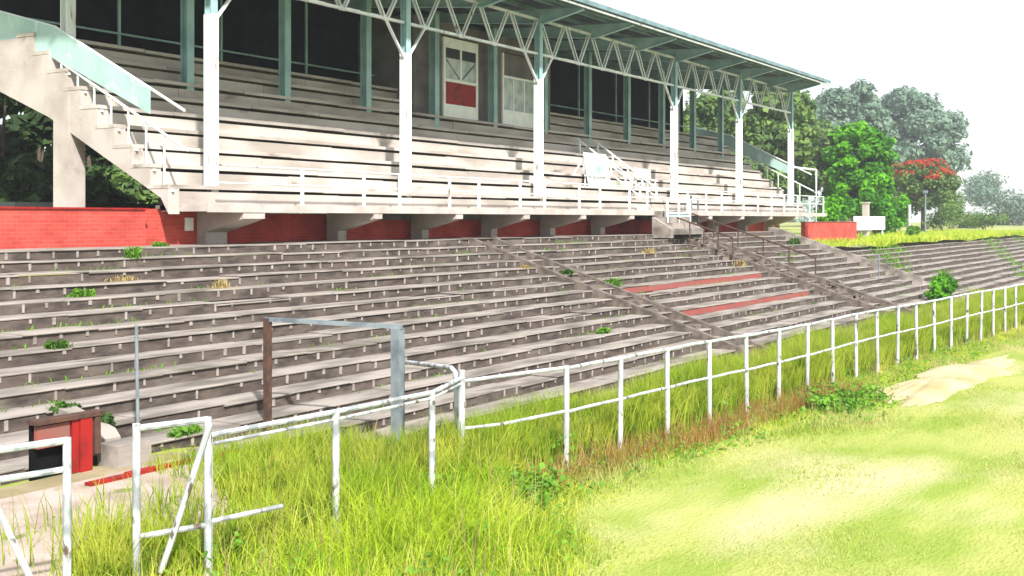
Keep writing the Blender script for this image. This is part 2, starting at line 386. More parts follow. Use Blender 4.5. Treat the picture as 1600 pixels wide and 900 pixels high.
# longitudinal trusses between front columns
ZB, ZT = E + 5.6, E + 6.76
ends = [FC[0]-1.2] + FC + [60.2]
for a, b in zip(FC[:-1], FC[1:]):
    n = round((b-a)/1.82); s = (b-a)/n; m_ = MB(); y = 20.24
    for z in (ZB, ZT):
        m_.box(a+.11, b-.11, y-.05, y-.008, z-.035, z+.035); m_.box(a+.11, b-.11, y+.008, y+.05, z-.035, z+.035)
    for j in range(n):
        xm = a + s*(j+.5)
        m_.beam((a+s*j+.12, y-.052, ZT), (xm-.05, y-.052, ZB), .008, .055, up=(1,0,0)); m_.beam((a+s*(j+1)-.12, y+.052, ZT), (xm+.05, y+.052, ZB), .008, .055, up=(1,0,0))
        m_.beam((a+s*j+.12, y+.048, ZT), (xm-.05, y+.048, ZB), .05, .05); m_.beam((a+s*(j+1)-.12, y-.048, ZT), (xm+.05, y-.048, ZB), .05, .05)
        m_.box(xm-.11, xm+.11, y-.007, y+.007, ZB-.06, ZB+.09)
    m_.beam((a+s*.5, y, ZB), (a+.10, y, E+4.62), .07, .06); m_.beam((b-s*.5, y, ZB), (b-.10, y, E+4.62), .07, .06)
    m_.build('truss', M['white_steel'], gs)
# roof sheet, fascia, rafters, purlins
XR0, XR1 = 15.2, 59.7
mb = MB(); mb.prism_yz([(ROOF0, roofz(ROOF0)), (ROOFB, roofz(ROOFB)), (ROOFB, roofz(ROOFB)+.05), (ROOF0, roofz(ROOF0)+.05)], XR0, XR1)
roof = mb.build('roof', [M['roof_under']], gs)
mb = MB(); mb.box(XR0, XR1, ROOF0-.05, ROOF0-.002, roofz(ROOF0)-.06, roofz(ROOF0)+.09); mb.build('fascia', M['mint_dark'], roof)
mb = MB(); mb.box(XR0, XR1, ROOF0+.02, ROOF0+.10, roofz(ROOF0)-.16, roofz(ROOF0)-.10); mb.build('gutter', M['white_steel'], roof)
for p in (18.95, 19.4, 20.6, 21.5, 22.6, 24.4, 25.4, 26.2):
    mb = MB(); mb.box(XR0, XR1, p-.03, p+.03, roofz(p)-.13, roofz(p)-.004); mb.build('purlin', M['mint_dark'], roof)
for i in range(12):
    x = 18.74 + 3.655*i - (.6 if i == 11 else 0)
    m_ = MB(); z = roofz
    t = .03
    low = [(18.5, z(18.5)-.22), (20.0, z(20.0)-.62), (23.75, z(23.75)-.45), (26.5, z(26.5)-.30)]
    m_.prism_yz([(18.5, z(18.5)-.135)] + low + [(26.5, z(26.5)-.135)], x-.012, x+.012)
    for (ya, za), (yb, zb) in zip(low[:-1], low[1:]):
        m_.beam((x, ya, za-.01), (x, yb, zb-.01), .16, .018)
    m_.build('rafter', M['mint_steel'], gs)
# front rail
rp = sorted([20.7 + 3.79*i for i in range(6)] + [23.0 + 3.79*i for i in range(5)] + [43.4, 45.3, 47.0, 49.6, 51.4, 53.2, 55.0, 57.0, 58.9, 61.2])
rp = [x for x in rp if not 39.9 < x < 42.3]
for x in rp:
    mb = MB(); mb.box(x-.032, x+.032, 19.2, 19.26, D-.02, D+.92); mb.build('rail_post', M['white_steel'], gs)
for a, b in ((18.1, 39.8), (42.4, 61.2)):
    for zz in (.9, .5):
        mb = MB(); mb.tube([(a, 19.3, D+zz), (b, 19.3, D+zz)], .022, 8); mb.build('hand_rail', M['white_steel'], gs, True)
# side balustrades with mint sheeting
def side(x, sgn, name):
    U = [(26.5, E+5.25), (24.1, E+4.62), (20.68, E+2.92)]; Lw = [(26.5, E+4.55), (24.1, E+3.87), (20.68, E+2.36)]
    m_ = MB(); m_.prism_yz(U + Lw[::-1], x-.008, x+.008)
    pn = m_.build('side_panel', M['panel_mint'], gs)
    for poly in (U + [(19.6, E+2.38)], Lw[:2] + [(19.5, E+1.51)]):
        m_ = MB(); m_.tube([(x-.03*sgn, y, z) for y, z in poly], .035, 8); m_.build('side_rail', M['white_steel'], gs, True)
    for k in range(0, 9, 1):
        y = rowp(k)+.25
        zz = np.interp(y, [19.5, 24.1, 26.5], [E+1.51, E+3.87, E+4.55])
        m_ = MB(); m_.tube([(x-.03*sgn, y, rowh(k+1)-.2), (x-.03*sgn, y, zz)], .026, 6)
        m_.beam((x-.03*sgn, y-.3, rowh(k+1)-.13), (x-.03*sgn, y+.06, rowh(k+1)-.13), .05, .05); m_.build('side_post', M['white_steel'], gs, True)
side(X0-.25, -1, 'l'); side(X1+.2, 1, 'r')
# rear mullions and rail
for x in (20.7, 24.4, 28.1, 31.0, 42.6, 46.3, 50.0, 53.7, 57.4):
    mb = MB(); mb.box(x-.035, x+.035, 25.9, 25.96, rowh(9)-.02, roofz(26)-.14); mb.build('rear_post', M['mint_steel'], gs)
for a, b in ((X0, 31.6), (41, X1)):
    mb = MB(); mb.tube([(a, 25.85, E+5.05), (b, 25.85, E+5.05)], .03, 8); mb.build('rear_rail', M['mint_steel'], gs, True)
# press room in the middle of the stand: wall, door, window
YB = 24.12
mb = MB(); mb.box(31.48, 33.13, YB, YB+.12, rowh(7), roofz(YB)-.4); mb.box(35.33, 36.98, YB, YB+.12, rowh(7), roofz(YB)-.4); mb.box(40.33, 40.68, YB, YB+.12, rowh(7), roofz(YB)-.4)
mb.box(33.13, 35.33, YB, YB+.12, E+6.55, roofz(YB)-.4); mb.box(36.98, 40.33, YB, YB+.12, E+6.45, roofz(YB)-.4); mb.box(31.48, 31.58, YB+.12, 26.59, rowh(8), roofz(YB)-.4); mb.box(40.58, 40.68, YB+.12, 26.59, rowh(8), roofz(YB)-.4)
pr = mb.build('press_room_wall', M['grey_wall'], gs)
z0, z1 = rowh(7)+.02, E+6.5; y = YB - .02
dm = MB(); x0, x1 = 33.14, 35.32
dm.box(x0, x0+.13, y-.05, y+.03, z0, z1); dm.box(x1-.13, x1, y-.05, y+.03, z0, z1)
dm.box(x0+.13, x1-.13, y-.05, y+.03, z1-.36, z1); dm.box(x0+.13, x1-.13, y-.045, y+.03, z0, z0+.52)
dm.box(x0+.13, x1-.13, y-.045, y+.03, z0+1.32, z0+1.42); xm = (x0+x1)/2
dm.box(xm-.05, xm+.05, y-.045, y+.03, z0+1.42, z1-.36)
door = dm.build('door', M['plastic_white'], gs)
mb = MB(); mb.box(x0+.131, x1-.131, y-.03, y+.02, z0+.521, z0+1.319); mb.build('red_panel', M['red_faded'] if False else M['red_paint'], door)
for a, b in ((x0+.131, xm-.051), (xm+.051, x1-.131)):
    mb = MB(); mb.box(a, b, y-.02, y+.02, z0+1.421, z1-.72); mb.build('pane', M['glass_pale'], door)
    mb = MB(); mb.box(a, b, y-.02, y+.02, z1-.715, z1-.361); mb.build('vent', M['glass_dark'], door)
    mb = MB(); mb.beam((a+.03, y-.032, z1-.78) if a < xm-.5 else (b-.03, y-.032, z1-.78), ((b-.03) if a < xm-.5 else (a+.03), y-.032, z0+1.46), .02, .06, up=(0,1,0)); mb.build('brace', M['galv'], door)
wm = MB(); x0, x1 = 36.99, 40.32; z1 = E+6.4; z0 = rowh(7)-.05
wm.box(x0, x1, y-.05, y+.03, z0, z0+.68); wm.box(x0, x0+.1, y-.05, y+.03, z0+.68, z1); wm.box(x1-.1, x1, y-.05, y+.03, z0+.68, z1)
wm.box(x0+.1, x1-.1, y-.045, y+.03, z0+1.92, z0+2.0)
for i in (1, 2, 3): wm.box(x0+i*.8-.03, x0+i*.8+.03, y-.04, y+.03, z0+.68, z0+1.92)
win = wm.build('window', M['plastic_white'], gs)
for i in range(4):
    mb = MB(); mb.box(x0+i*.8+(.031 if i else .101), x0+(i+1)*.8-.031, y-.01, y+.01, z0+.681, z0+1.919); mb.build('pane', M['glass_pale'], win)
mb = MB(); mb.box(x0+.101, x1-.101, y-.01, y+.01, z0+2.001, z1); mb.build('shutter', M['grey_wall'], win)
# dark vents in the risers
for (x, k) in ((30.4, 5), (31.1, 5), (37.0, 5), (36.3, 7), (33.6, 3), (44.2, 4), (47.0, 5), (50, 6), (28.2, 6)):
    mb = MB(); mb.box(x, x+.55, rowp(k)+.07, rowp(k)+.10, rowh(k)+.06, rowh(k)+.27); mb.build('vent_opening', M['glass_dark'], gs)
# central stair from deck to the terrace with gate and rails
sm = MB()
for j in range(4):
    sm.box(40.0, 42.2, 18.05+.26*j, 19.09, E-.57+.225*j, E-.57+.225*(j+1)-.002*j)
stair = sm.build('entry_stair', M['tread'], gs)
mb = MB(); mb.prism_yz([(18.3, E-.7), (18.3, E-.35), (19.08, E+.10), (19.08, E-.7)], 39.75, 39.99); mb.build('stair_cheek', M['tread'], stair)
mb = MB(); mb.prism_yz([(18.1, E-.7), (18.1, E-.40), (19.08, E+.12), (19.08, E-.7)], 42.21, 42.45); mb.build('stair_cheek', M['tread'], stair)

# things that stand on the grandstand
pf = thing('stair_gate', 'pale mint metal gate standing at the head of the central stair', 'gate', (41.1, 19.0, E+.3))
mb = MB()
for x in (40.05, 41.1, 42.15): mb.box(x-.035, x+.035, 18.55, 18.62, E-.33, E+.78)
for zz in (E-.28, E+.25, E+.74): mb.box(40.08, 42.12, 18.57, 18.6, zz-.03, zz+.03)
mb.build('frame', M['white_steel'], pf)
for a, b in ((40.1, 41.05), (41.15, 42.1)):
    mb = MB(); mb.box(a, b, 18.605, 18.62, E-.25, E+.22); mb.build('panel', M['panel_mint'], pf)
bd = thing('notice_board', 'square white painted board propped on the lower seating rows', 'board', (39.0, 21.3, rowh(2)))
ax = 37.9
mb = MB(); mb.prism_yz([(20.75, rowh(2)-.05), (20.8, rowh(2)-.05), (21.05, rowh(2)+1.28), (21.0, rowh(2)+1.28)], ax, ax+1.75); mb.build('face', M['plastic_white'], bd)
mb = MB(); mb.box(ax+.7, ax+1.0, 20.81, 20.86, rowh(2)+.55, rowh(2)+.8); mb.build('hatch', M['mint_steel'], bd)
for xx in (ax+.1, ax+1.6):
    mb = MB(); mb.beam((xx, 21.06, rowh(2)+1.1), (xx, 21.5, rowh(3)), .06, .06); mb.build('leg', M['plastic_white'], bd)
# stair balustrade through the seating
sb = thing('stair_balustrade', 'white metal balustrade running down the central seating aisle', 'railing', (42, 21, rowh(1)))
pts = [(40.4, 22.7, rowh(5)+.6), (40.9, 21.2, rowh(2)+.75), (41.0, 20.2, rowh(1)+.5), (41.2, 19.4, D+.85)]
for dx in (0, 1.5):
    mb = MB(); mb.tube([(x+dx, y, z) for x, y, z in pts], .04, 8); mb.build('rail', M['white_steel'], sb, True)
    mb = MB(); mb.tube([(x+dx, y, z-.35) for x, y, z in pts], .03, 8); mb.build('rail', M['white_steel'], sb, True)
    for k in range(5):
        y = rowp(k)+.2; z = np.interp(y, [19.4, 20.2, 21.2, 22.7], [D+.85, rowh(1)+.5, rowh(2)+.75, rowh(5)+.6]); x = np.interp(y, [19.4,20.2,21.2,22.7], [41.2,41.0,40.9,40.4])
        mb = MB(); mb.box(x+dx-.04, x+dx+.04, y-.03, y+.03, rowh(k+1), z); mb.build('post', M['white_steel'], sb)
# a few broken white bench frames around it
bench_lab = ['broken white bench frame lying right of the notice board', 'white bench frame tipped over near the central stair', 'small white bench frame on the row above the rail']
for i, (x, k, a) in enumerate(((39.9, 2, .3), (42.9, 1, -.4), (38.6, 1, .1))):
    t = thing('bench_frame', bench_lab[i], 'bench', (x, rowp(k)+.2, rowh(k+1)), 'broken white benches on the seating')
    ca, sa = math.cos(a), math.sin(a); q = lambda u, v, w: (x+u*ca, rowp(k)+.2+v+.15*u*sa, rowh(k+1)+w+.3*u*sa*.5)
    mb = MB(); mb.beam(q(-.7, .05, .42), q(.7, .05, .42), .3, .04); mb.build('seat', M['plastic_white'], t)
    mb = MB(); mb.beam(q(-.7, .24, .72), q(.7, .24, .72), .03, .22); mb.build('backrest', M['plastic_white'], t)
    for u in (-.6, .6):
        mb = MB(); mb.beam(q(u, -.06, 0), q(u, -.06, .40), .05, .05); mb.beam(q(u, .21, 0), q(u, .21, .62), .05, .05); mb.build('leg', M['white_steel'], t)

# ------------------------------------------------------------------ brick walls
w1 = thing('brick_wall', 'long low red brick wall left of the grandstand above the terrace', 'wall', (10, 20.5, E-.6))
mb = MB(); mb.box(-12, 16.9, 20.3, 20.53, E-.9, E+.21); mb.build('wall', M['brick'], w1)
mb = MB(); mb.box(-12, 16.95, 20.26, 20.57, E+.212, E+.25); mb.build('coping', M['red_paint'], w1)
mb = MB(); mb.box(16.902, 18.65, 20.62, 20.755, E-.9, E+.24); mb.build('wall_return', M['brick'], w1)
w2 = thing('brick_wall', 'short red brick wall right of the grandstand with grass bank beside it', 'wall', (66, 20.5, 1.7))
mb = MB(); mb.box(61.7, 71.6, 20.4, 20.63, 1.4, E-.17); mb.build('wall', M['brick'], w2)
mb = MB(); mb.box(61.68, 71.62, 20.37, 20.66, E-.168, E-.12); mb.build('coping', M['red_faded'], w2)
mb = MB(); mb.box(18.28, 18.52, 20.585, 20.615, E-.26, E+.04); o = mb.build('wall_plate', M['plastic_white']); tag(o, 'small white plate fixed at the end of the long red wall', 'sign')
sh = thing('shed', 'low dark shed roof showing just above the left brick wall', 'shed', (22, 27, 1.7))
mb = MB(); mb.box(17.0, 21.5, 25.0, 28.5, 1.6, E+.30); mb.build('wall', M['dark_wall'], sh)
mb = MB(); mb.box(16.7, 21.9, 24.7, 28.8, E+.302, E+.42); mb.build('roof', M['glass_dark'], sh)

# ------------------------------------------------------------------ pitch fence
FP = [(3.0, 7.72), (6.8, 7.40), (8.32, 7.30), (12.27, 7.05), (17.15, 6.60), (24.5, 6.14), (30, 5.68), (40, 5.0)]
def fy(t): return float(np.interp(t, [a for a, _ in FP], [b for _, b in FP]))
fen = thing('pipe_fence', 'white painted pipe fence running along the edge of the pitch', 'fence', (18, 6.6, 0))
posts = [12.27 + 1.222*i for i in range(22)]
for i, t in enumerate(posts):
    lean = random.gauss(0, .012); h = 1.25 + random.gauss(0, .012); ly = random.gauss(0, .012)
    mb = MB(); mb.tube([(t, fy(t), -.1), (t+lean, fy(t)+ly, h)], .036, 10); mb.build('post', M['fence_paint'], fen, True)
for zz, rr in ((1.235, .024), (.70, .020)):
    mb = MB(); ts = np.linspace(12.27, posts[-1], 60)
    mb.tube([(t, fy(t)-.0 + 0.004*math.sin(t*2.1), zz + .010*math.sin(t*.9) + .005*math.sin(t*5)) for t in ts], rr, 8); mb.build('rail', M['fence_paint'], fen, True)
# race post and link rails
PX = (10.95, 7.70)
mb = MB(); mb.tube([(PX[0], PX[1], -.1), (PX[0]+.02, PX[1], 1.30)], .042, 10); mb.build('post', M['fence_paint'], fen, True)
mb = MB(); mb.tube([(PX[0], PX[1], 1.17), (12.27, fy(12.27), 1.235)], .022, 8); mb.build('rail', M['fence_paint'], fen, True)
mb = MB(); mb.tube([(PX[0], PX[1], .62), (11.35, fy(11.35)+.3, .64), (12.27, fy(12.27), .70)], .020, 8); mb.build('rail', M['fence_paint'], fen, True)
# left run
fl = thing('pipe_fence', 'short chipped pipe fence with sagging double rail left of the corner post', 'fence', (8.3, 7.3, 0))
for t in (6.82, 8.32, 9.73):
    mb = MB(); mb.tube([(t, fy(t), -.1), (t, fy(t), 1.22)], .036, 10); mb.build('post', M['fence_chipped'], fl, True)
for z0, z1, r in ((1.225, 1.235, .025), (1.15, 1.175, .016)):
    mb = MB(); mb.tube([(6.82, fy(6.82), z0), (8.32, fy(8.32), z0+.0), (9.73, fy(9.73), z1), (PX[0], PX[1], z1-.03)], r, 8); mb.build('rail', M['fence_chipped'], fl, True)
mb = MB(); mb.tube([(6.82, fy(6.82)-.02, .50), (7.62, fy(7.6)-.02, .47)], .022, 8); mb.build('rail', M['fence_chipped'], fl, True)
# gates
def gate(name, lab, a, b, zt, zlow, hinge_b=True):
    g = thing(name, lab, 'gate', ((a[0]+b[0])/2, (a[1]+b[1])/2, 0))
    for q in (a, b):
        mb = MB(); mb.tube([(q[0], q[1], -.05), (q[0], q[1], zt)], .033, 10); mb.build('upright', M['fence_chipped'], g, True)
    for z, r in ((zt-.02, .028), (zlow, .024)):
        mb = MB(); mb.tube([(a[0], a[1], z-.02), (b[0], b[1], z)], r, 8); mb.build('bar', M['fence_chipped'], g, True)
    u, v = (b, a) if hinge_b else (a, b)
    mb = MB(); mb.tube([(u[0], u[1]-.03, zt-.05), (v[0]+(u[0]-v[0])*.30, v[1]+(u[1]-v[1])*.30-.03, .17)], .026, 8); mb.build('brace', M['fence_paint'], g, True)
    return g
gate('pipe_gate', 'narrow white pipe gate with a long diagonal brace beside the fence', (6.22, 7.58), (6.74, 7.32), 1.40, .50)
gate('pipe_gate', 'chipped white pipe gate leaf left of the entrance gap', (4.95, 7.85), (5.60, 7.62), 1.38, 1.14, False)
# rusty frame at the foot of the terrace
fr = thing('steel_frame', 'rusty steel frame with one brown post and one thick grey post', 'frame', (12.4, 11, 0))
mb = MB(); mb.box(12.14, 12.23, 11.95, 12.04, -.05, 1.62); mb.build('rusty_post', M['rust'], fr)
mb = MB(); mb.box(12.61, 12.76, 9.93, 10.06, -.5, 1.53); mb.build('grey_post', M['galv'], fr)
mb = MB(); mb.beam((12.18, 12.05, 1.60), (12.69, 9.92, 1.555), .07, .06); mb.build('crossbar', M['galv'], fr)
lk = thing('barrier_rail', 'short bent pipe barrier linking the thick grey post to the fence corner', 'railing', (11.9, 8.9, 0))
mb = MB(); mb.tube([(12.75, 9.88, 1.06), (11.25, 8.05, 1.27), (11.12, 7.9, 1.24), (11.08, 7.86, 1.1), (11.08, 7.86, -.15)], .030, 10); mb.build('pipe', M['fence_chipped'], lk, True)
for i, (x, y, z0, z1, r, lab) in enumerate(((10.0, 12.15, .1, 1.68, .022, 'thin grey pole leaning on the lower terrace at left'), (44.6, 19.6, E-.6, E+1.0, .05, 'thin grey pole left of a pair beside the far stair'), (45.1, 19.5, E-.6, E+.9, .05, 'thin grey pole right of a pair beside the far stair'),
        (50.0, 13.3, .55, 1.6, .030, 'thin pole standing on the far right terrace'))):
    mb = MB(); mb.tube([(x, y, z0-.1), (x-.03, y, z1)], r, 8); o = mb.build('pole', M['galv'], None, True); tag(o, lab, 'pole', 'thin poles on the terrace')

# red hatch at the terrace foot
rh = thing('red_hatch', 'low red painted timber hatch at the foot of the terrace', 'hatch', (7.6, 11.5, 0))
mb = MB(); mb.box(8.86, 9.03, 11.80, 11.95, 0, .66); mb.build('red_post', M['red_paint'], rh)
mb = MB(); mb.box(8.25, 9.20, 11.785, 11.96, .662, .715); mb.build('lintel', M['rust'], rh)
mb = MB(); mb.box(9.07, 9.15, 11.80, 11.95, .2, .66); mb.build('dark_post', M['rust'], rh)
mb = MB(); mb.box(8.3, 8.74, 11.84, 11.9, .38, .64); mb.build('panel', M['red_faded'], rh)
mb = MB(); mb.box(8.3, 8.75, 11.96, 12.0, 0, .655); mb.build('back', M['dark_wall'], rh)
mb = MB(); mb.box(8.76, 8.855, 11.82, 11.93, 0.02, .655); mb.build('jamb', M['red_paint'], rh)
mb = MB()
x = 8.4
while x < 10.0:
    e = x + random.uniform(.4, .8); mb.box(x, e-.005, 11.0, 11.12, 0, .08 + random.uniform(-.02, .02)); x = e
o = mb.build('red_kerb', M['red_paint']); tag(o, 'low red painted kerb at the foot of the terrace', 'kerb')
mb = MB(); mb.box(9.24, 9.75, 11.6, 11.99, .0, .28); o = mb.build('concrete_block', M['tread']); tag(o, 'dirty grey concrete block standing right of the red hatch', 'block')

# ------------------------------------------------------------------ vegetation
def leaves(name, pts, nrm, size, m, parent=None, flat=.55, jitter=.5):
    n = len(pts)
    rnd = rng.normal(size=(n, 3)); rnd /= np.linalg.norm(rnd, axis=1, keepdims=True)
    N = nrm*flat + rnd*(1-flat); N /= np.linalg.norm(N, axis=1, keepdims=True) + 1e-9
    a = np.cross(N, rng.normal(size=(n, 3))); a /= np.linalg.norm(a, axis=1, keepdims=True) + 1e-9
    b = np.cross(N, a)
    s = size*(1 + jitter*rng.uniform(-1, 1, n))[:, None]
    el = rng.uniform(.45, .8, n)[:, None]
    bend = N*s*.18
    v = np.stack([pts - a*s, pts - b*s*el + bend, pts + a*s, pts + b*s*el + bend], 1).reshape(-1, 3)
    f = np.arange(4*n).reshape(n, 4)
    return np_mesh(name, v, [f], m, parent)
def lobes_pts(lobes, n, gap=.0, seed=0):
    r = np.random.default_rng(seed)
    vol = np.array([l[1][0]*l[1][1] + l[1][1]*l[1][2] for l in lobes]); cnt = (n*vol/vol.sum()).astype(int)
    P = []; Nn = []
    for (c, rad), k in zip(lobes, cnt):
        d = r.normal(size=(k, 3)); d /= np.linalg.norm(d, axis=1, keepdims=True)
        q = r.uniform(.35, 1, k)**.6
        # bumpy surface: clump radius changes with direction
        ph = r.uniform(0, 6.28, 6)
        bump = .94 + .13*np.sin(5*d[:,0]+ph[0])*np.sin(5*d[:,1]+ph[1]) + .09*np.sin(9*d[:,2]+ph[2] + 4*d[:,0]) + .08*np.sin(13*d[:,1]+ph[3])
        p = np.array(c) + d*np.array(rad)*(q*bump)[:, None]
        keep = np.sin(p[:,0]*2.1/max(rad[0],.6)*2+ph[4]) * np.sin(p[:,2]*2.3/max(rad[2],.6)*2+ph[5]) > -.75 + gap
        P.append(p[keep]); Nn.append((d*.7 + np.array([0,0,.5]))[keep])
    return np.concatenate(P), np.concatenate(Nn)
def tree(name, lab, x, y, H, width, crown_lo, m, nleaf, lsize, seed, group='trees beyond the stand', nl=14, squash=.8, lobe=(.17, .26), rr=(.45, .75), round_=False, trunk_r=None, extra=None):
    r = random.Random(seed); z0 = 1.72
    t = thing(name, lab, 'tree', (x, y, z0), group)
    tr = trunk_r or H*.022
    mb = MB(); lean = r.uniform(-.06, .06)*H
    top = Vector((x+lean, y, z0+H*.62))
    mb.tube([(x, y, z0-.3), (x+lean*.2, y, z0+H*.2), (x+lean*.6, y, z0+H*.42), tuple(top)], [tr*1.3, tr, tr*.75, tr*.4], 10)
    lobes = []
    for i in range(nl):
        u = i/nl; a = i*2.4 + r.uniform(-.5, .5)
        hh = crown_lo + (H-crown_lo)*(.12 + .80*((i*.618) % 1))
        prof = math.sin(math.pi*min(1, max(0.08, (hh-crown_lo)/(H-crown_lo)*.86+.12)))**.6
        rad = width/2*prof*r.uniform(*rr); lr = width*r.uniform(*lobe)
        c = (x + lean*.8 + rad*math.cos(a), y + rad*math.sin(a), z0 + hh - lr*.4)
        if round_:                                   # even, rounded crown: lobes over an ellipsoid
            u_ = 1 - 1.75*(i+.5)/nl; rho = math.sqrt(1-u_*u_)*r.uniform(.66, 1.14)
            hz_ = (H-crown_lo)/2
            c = (x + (width/2-lr)*rho*math.cos(i*2.39996), y + (width/2-lr)*rho*math.sin(i*2.39996), z0 + crown_lo + hz_ + (hz_-lr*.8)*u_*r.uniform(.8, 1.08) + r.uniform(-.25, .25)*lr)
        lobes.append((c, (lr, lr, lr*squash)))
        mb.tube([(x+lean*.5, y, z0+H*.3 + r.uniform(0, H*.2)), ((x+lean+c[0])/2, (y+c[1])/2, (z0+H*.45+c[2])/2), c], [tr*.4, tr*.25, tr*.08], 6)
    mb.build('trunk', M['trunk'], t, True)
    P, Nn = lobes_pts(lobes, nleaf, 0, seed)
    leaves('crown', P, Nn, lsize, m, t)
    if extra:
        mm, frac = extra
        sel = [l for l in lobes if l[0][2] > z0 + H*.60 and r.random() < .72]
        P, Nn = lobes_pts([((l[0][0], l[0][1], l[0][2]+l[1][2]*.60), (l[1][0]*1.0, l[1][1]*1.0, l[1][2]*.55)) for l in sel], int(nleaf*frac), .25, seed+5)
        leaves('blossom', P, Nn, lsize*.8, mm, t)
    return t
def TX(x, p): return (1/(1950-x) - 2.5207e-4)*p/3.945e-4
Kpx = .8427/1800.
def wpx(x, p, px): return px*p/(.8427*(1950-x))       # pixels -> metres at distance of (x,p)
# bright green tree and company at right, each at its own distance
def at(x, p, ytop, wid): return TX(x, p), p, E + (343-ytop)/(1950-x)*p/.8427 - 1.72, wpx(x, p, wid)
X, P, H, Wd = at(1342, 27, 180, 128); tree('leafy_tree', 'vivid green round leafy tree right of the grandstand', X, P, H, Wd, .2, M['leaf_lime'], 15000, .20, 23, nl=40, lobe=(.09, .20), round_=True)
X, P, H, Wd = at(1370, 24, 262, 60); tree('leafy_tree', 'small vivid green tree in front of the round leafy tree', X, P, H, Wd, .1, M['leaf_lime'], 5000, .15, 16, nl=12)
X, P, H, Wd = at(1442, 29, 240, 130); tree('flame_tree', 'spreading tree with bright red blossom', X, P, H, Wd, 1.0, M['leaf_mid'], 12000, .17, 12, nl=30, lobe=(.09, .20), round_=True, squash=.7, extra=(M['leaf_red'], .15))
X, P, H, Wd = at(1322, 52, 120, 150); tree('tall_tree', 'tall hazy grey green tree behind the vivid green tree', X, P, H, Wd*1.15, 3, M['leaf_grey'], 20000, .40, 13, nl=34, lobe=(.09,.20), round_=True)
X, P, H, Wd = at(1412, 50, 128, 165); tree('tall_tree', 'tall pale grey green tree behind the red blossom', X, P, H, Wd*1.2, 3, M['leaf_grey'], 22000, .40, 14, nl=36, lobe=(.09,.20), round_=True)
X, P, H, Wd = at(1212, 34, 126, 180); tree('leafy_tree', 'mid green tree seen past the right end of the stand', X, P, H, Wd, 1, M['leaf_mid'], 16000, .26, 15, nl=34, lobe=(.09,.20), round_=True)
X, P, H, Wd = at(1122, 37, 125, 175); tree('leafy_tree', 'mid green tree seen between the last roof posts', X, P, H, Wd, 1, M['leaf_mid'], 16000, .26, 17, nl=26)
X, P, H, Wd = at(1290, 40, 175, 110); tree('leafy_tree', 'mid green tree standing behind the tall end column', X, P, H, Wd, 1, M['leaf_mid'], 11000, .28, 27, nl=20)
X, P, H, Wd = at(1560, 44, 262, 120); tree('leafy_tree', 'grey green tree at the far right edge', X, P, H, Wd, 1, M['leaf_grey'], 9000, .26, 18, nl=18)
X, P, H, Wd = at(1500, 34, 300, 80); tree('leafy_tree', 'small dark green tree right of the red blossom', X, P, H, Wd, .2, M['leaf_mid'], 3500, .17, 19, nl=10)
for i, (x, p, yt, w, lab) in enumerate(((60, 33, 120, 150, 'dark tree farthest left behind the brick wall'), (150, 34, 150, 150, 'dark tree seen under the raking beam'), (235, 36, 190, 130, 'dark tree seen right of the corner pier'), (0, 31, 60, 160, 'tall dark tree at the left edge'), (195, 42, 120, 170, 'broad dark tree farthest back under the raking beam'))):
    X, P, H, Wd = at(x, p, yt, w); tree('dark_tree', lab, X, P, H, Wd, .1, M['leaf_dark'] if i != 2 else M['leaf_mid'], 9000, .19, 30+i, 'trees behind the left wall', nl=16)
# shrubs on the bank
for i, (x, p, yt, w, m, lab) in enumerate(((1300, 25, 300, 60, 'leaf_lime', 'vivid green bush right behind the short red wall'), (1400, 24, 300, 50, 'leaf_lime', 'vivid green bush left of the white post'), (1470, 26, 315, 60, 'leaf_mid', 'mid green bush right of the pale lamp post'), (1540, 24, 330, 80, 'leaf_mid', 'mid green bush at the right edge of the bank'),
        (1425, 19.5, 395, 20, 'weed', 'small bright shrub on the far terrace rows'))):
    X, P, H, Wd = at(x, p, yt, w); base = 1.72 if i < 4 else 1.9
    t = thing('shrub', lab, 'shrub', (X, P, base), 'shrubs on the bank')
    hh = max(.7, H); lob = [((X+random.uniform(-.3,.3)*Wd, P+random.uniform(-.3,.3)*Wd, base+hh*random.uniform(.25,.75)), (Wd*.28, Wd*.28, hh*.3)) for _ in range(8)]
    Pp, Nn = lobes_pts(lob, 1600, 0, 50+i); leaves('foliage', Pp, Nn, .13, M[m], t)
    mb = MB()
    for _ in range(4): mb.tube([(X, P, base-.1), (X+random.uniform(-.3,.3)*Wd, P+random.uniform(-.2,.2)*Wd, base+hh*.6)], [.04, .015], 6)
    mb.build('stem', M['trunk'], t, True)
X, P = TX(1475, 10.4), 10.4
t = thing('shrub', 'big vivid green bush growing behind the far fence posts', 'shrub', (X, P, -.45), 'shrubs on the bank')
lob = [((X+random.uniform(-.6,.6), P+random.uniform(-.35,.35), -.4+random.uniform(.2,.95)), (.38, .34, .27)) for _ in range(12)]
Pp, Nn = lobes_pts(lob, 2600, 0, 71); leaves('foliage', Pp, Nn, .075, M['leaf_lime'], t)
mb = MB()
for _ in range(5): mb.tube([(X, P, -.6), (X+random.uniform(-.5,.5), P+random.uniform(-.3,.3), .35)], [.03, .01], 6)
mb.build('stem', M['trunk'], t, True)
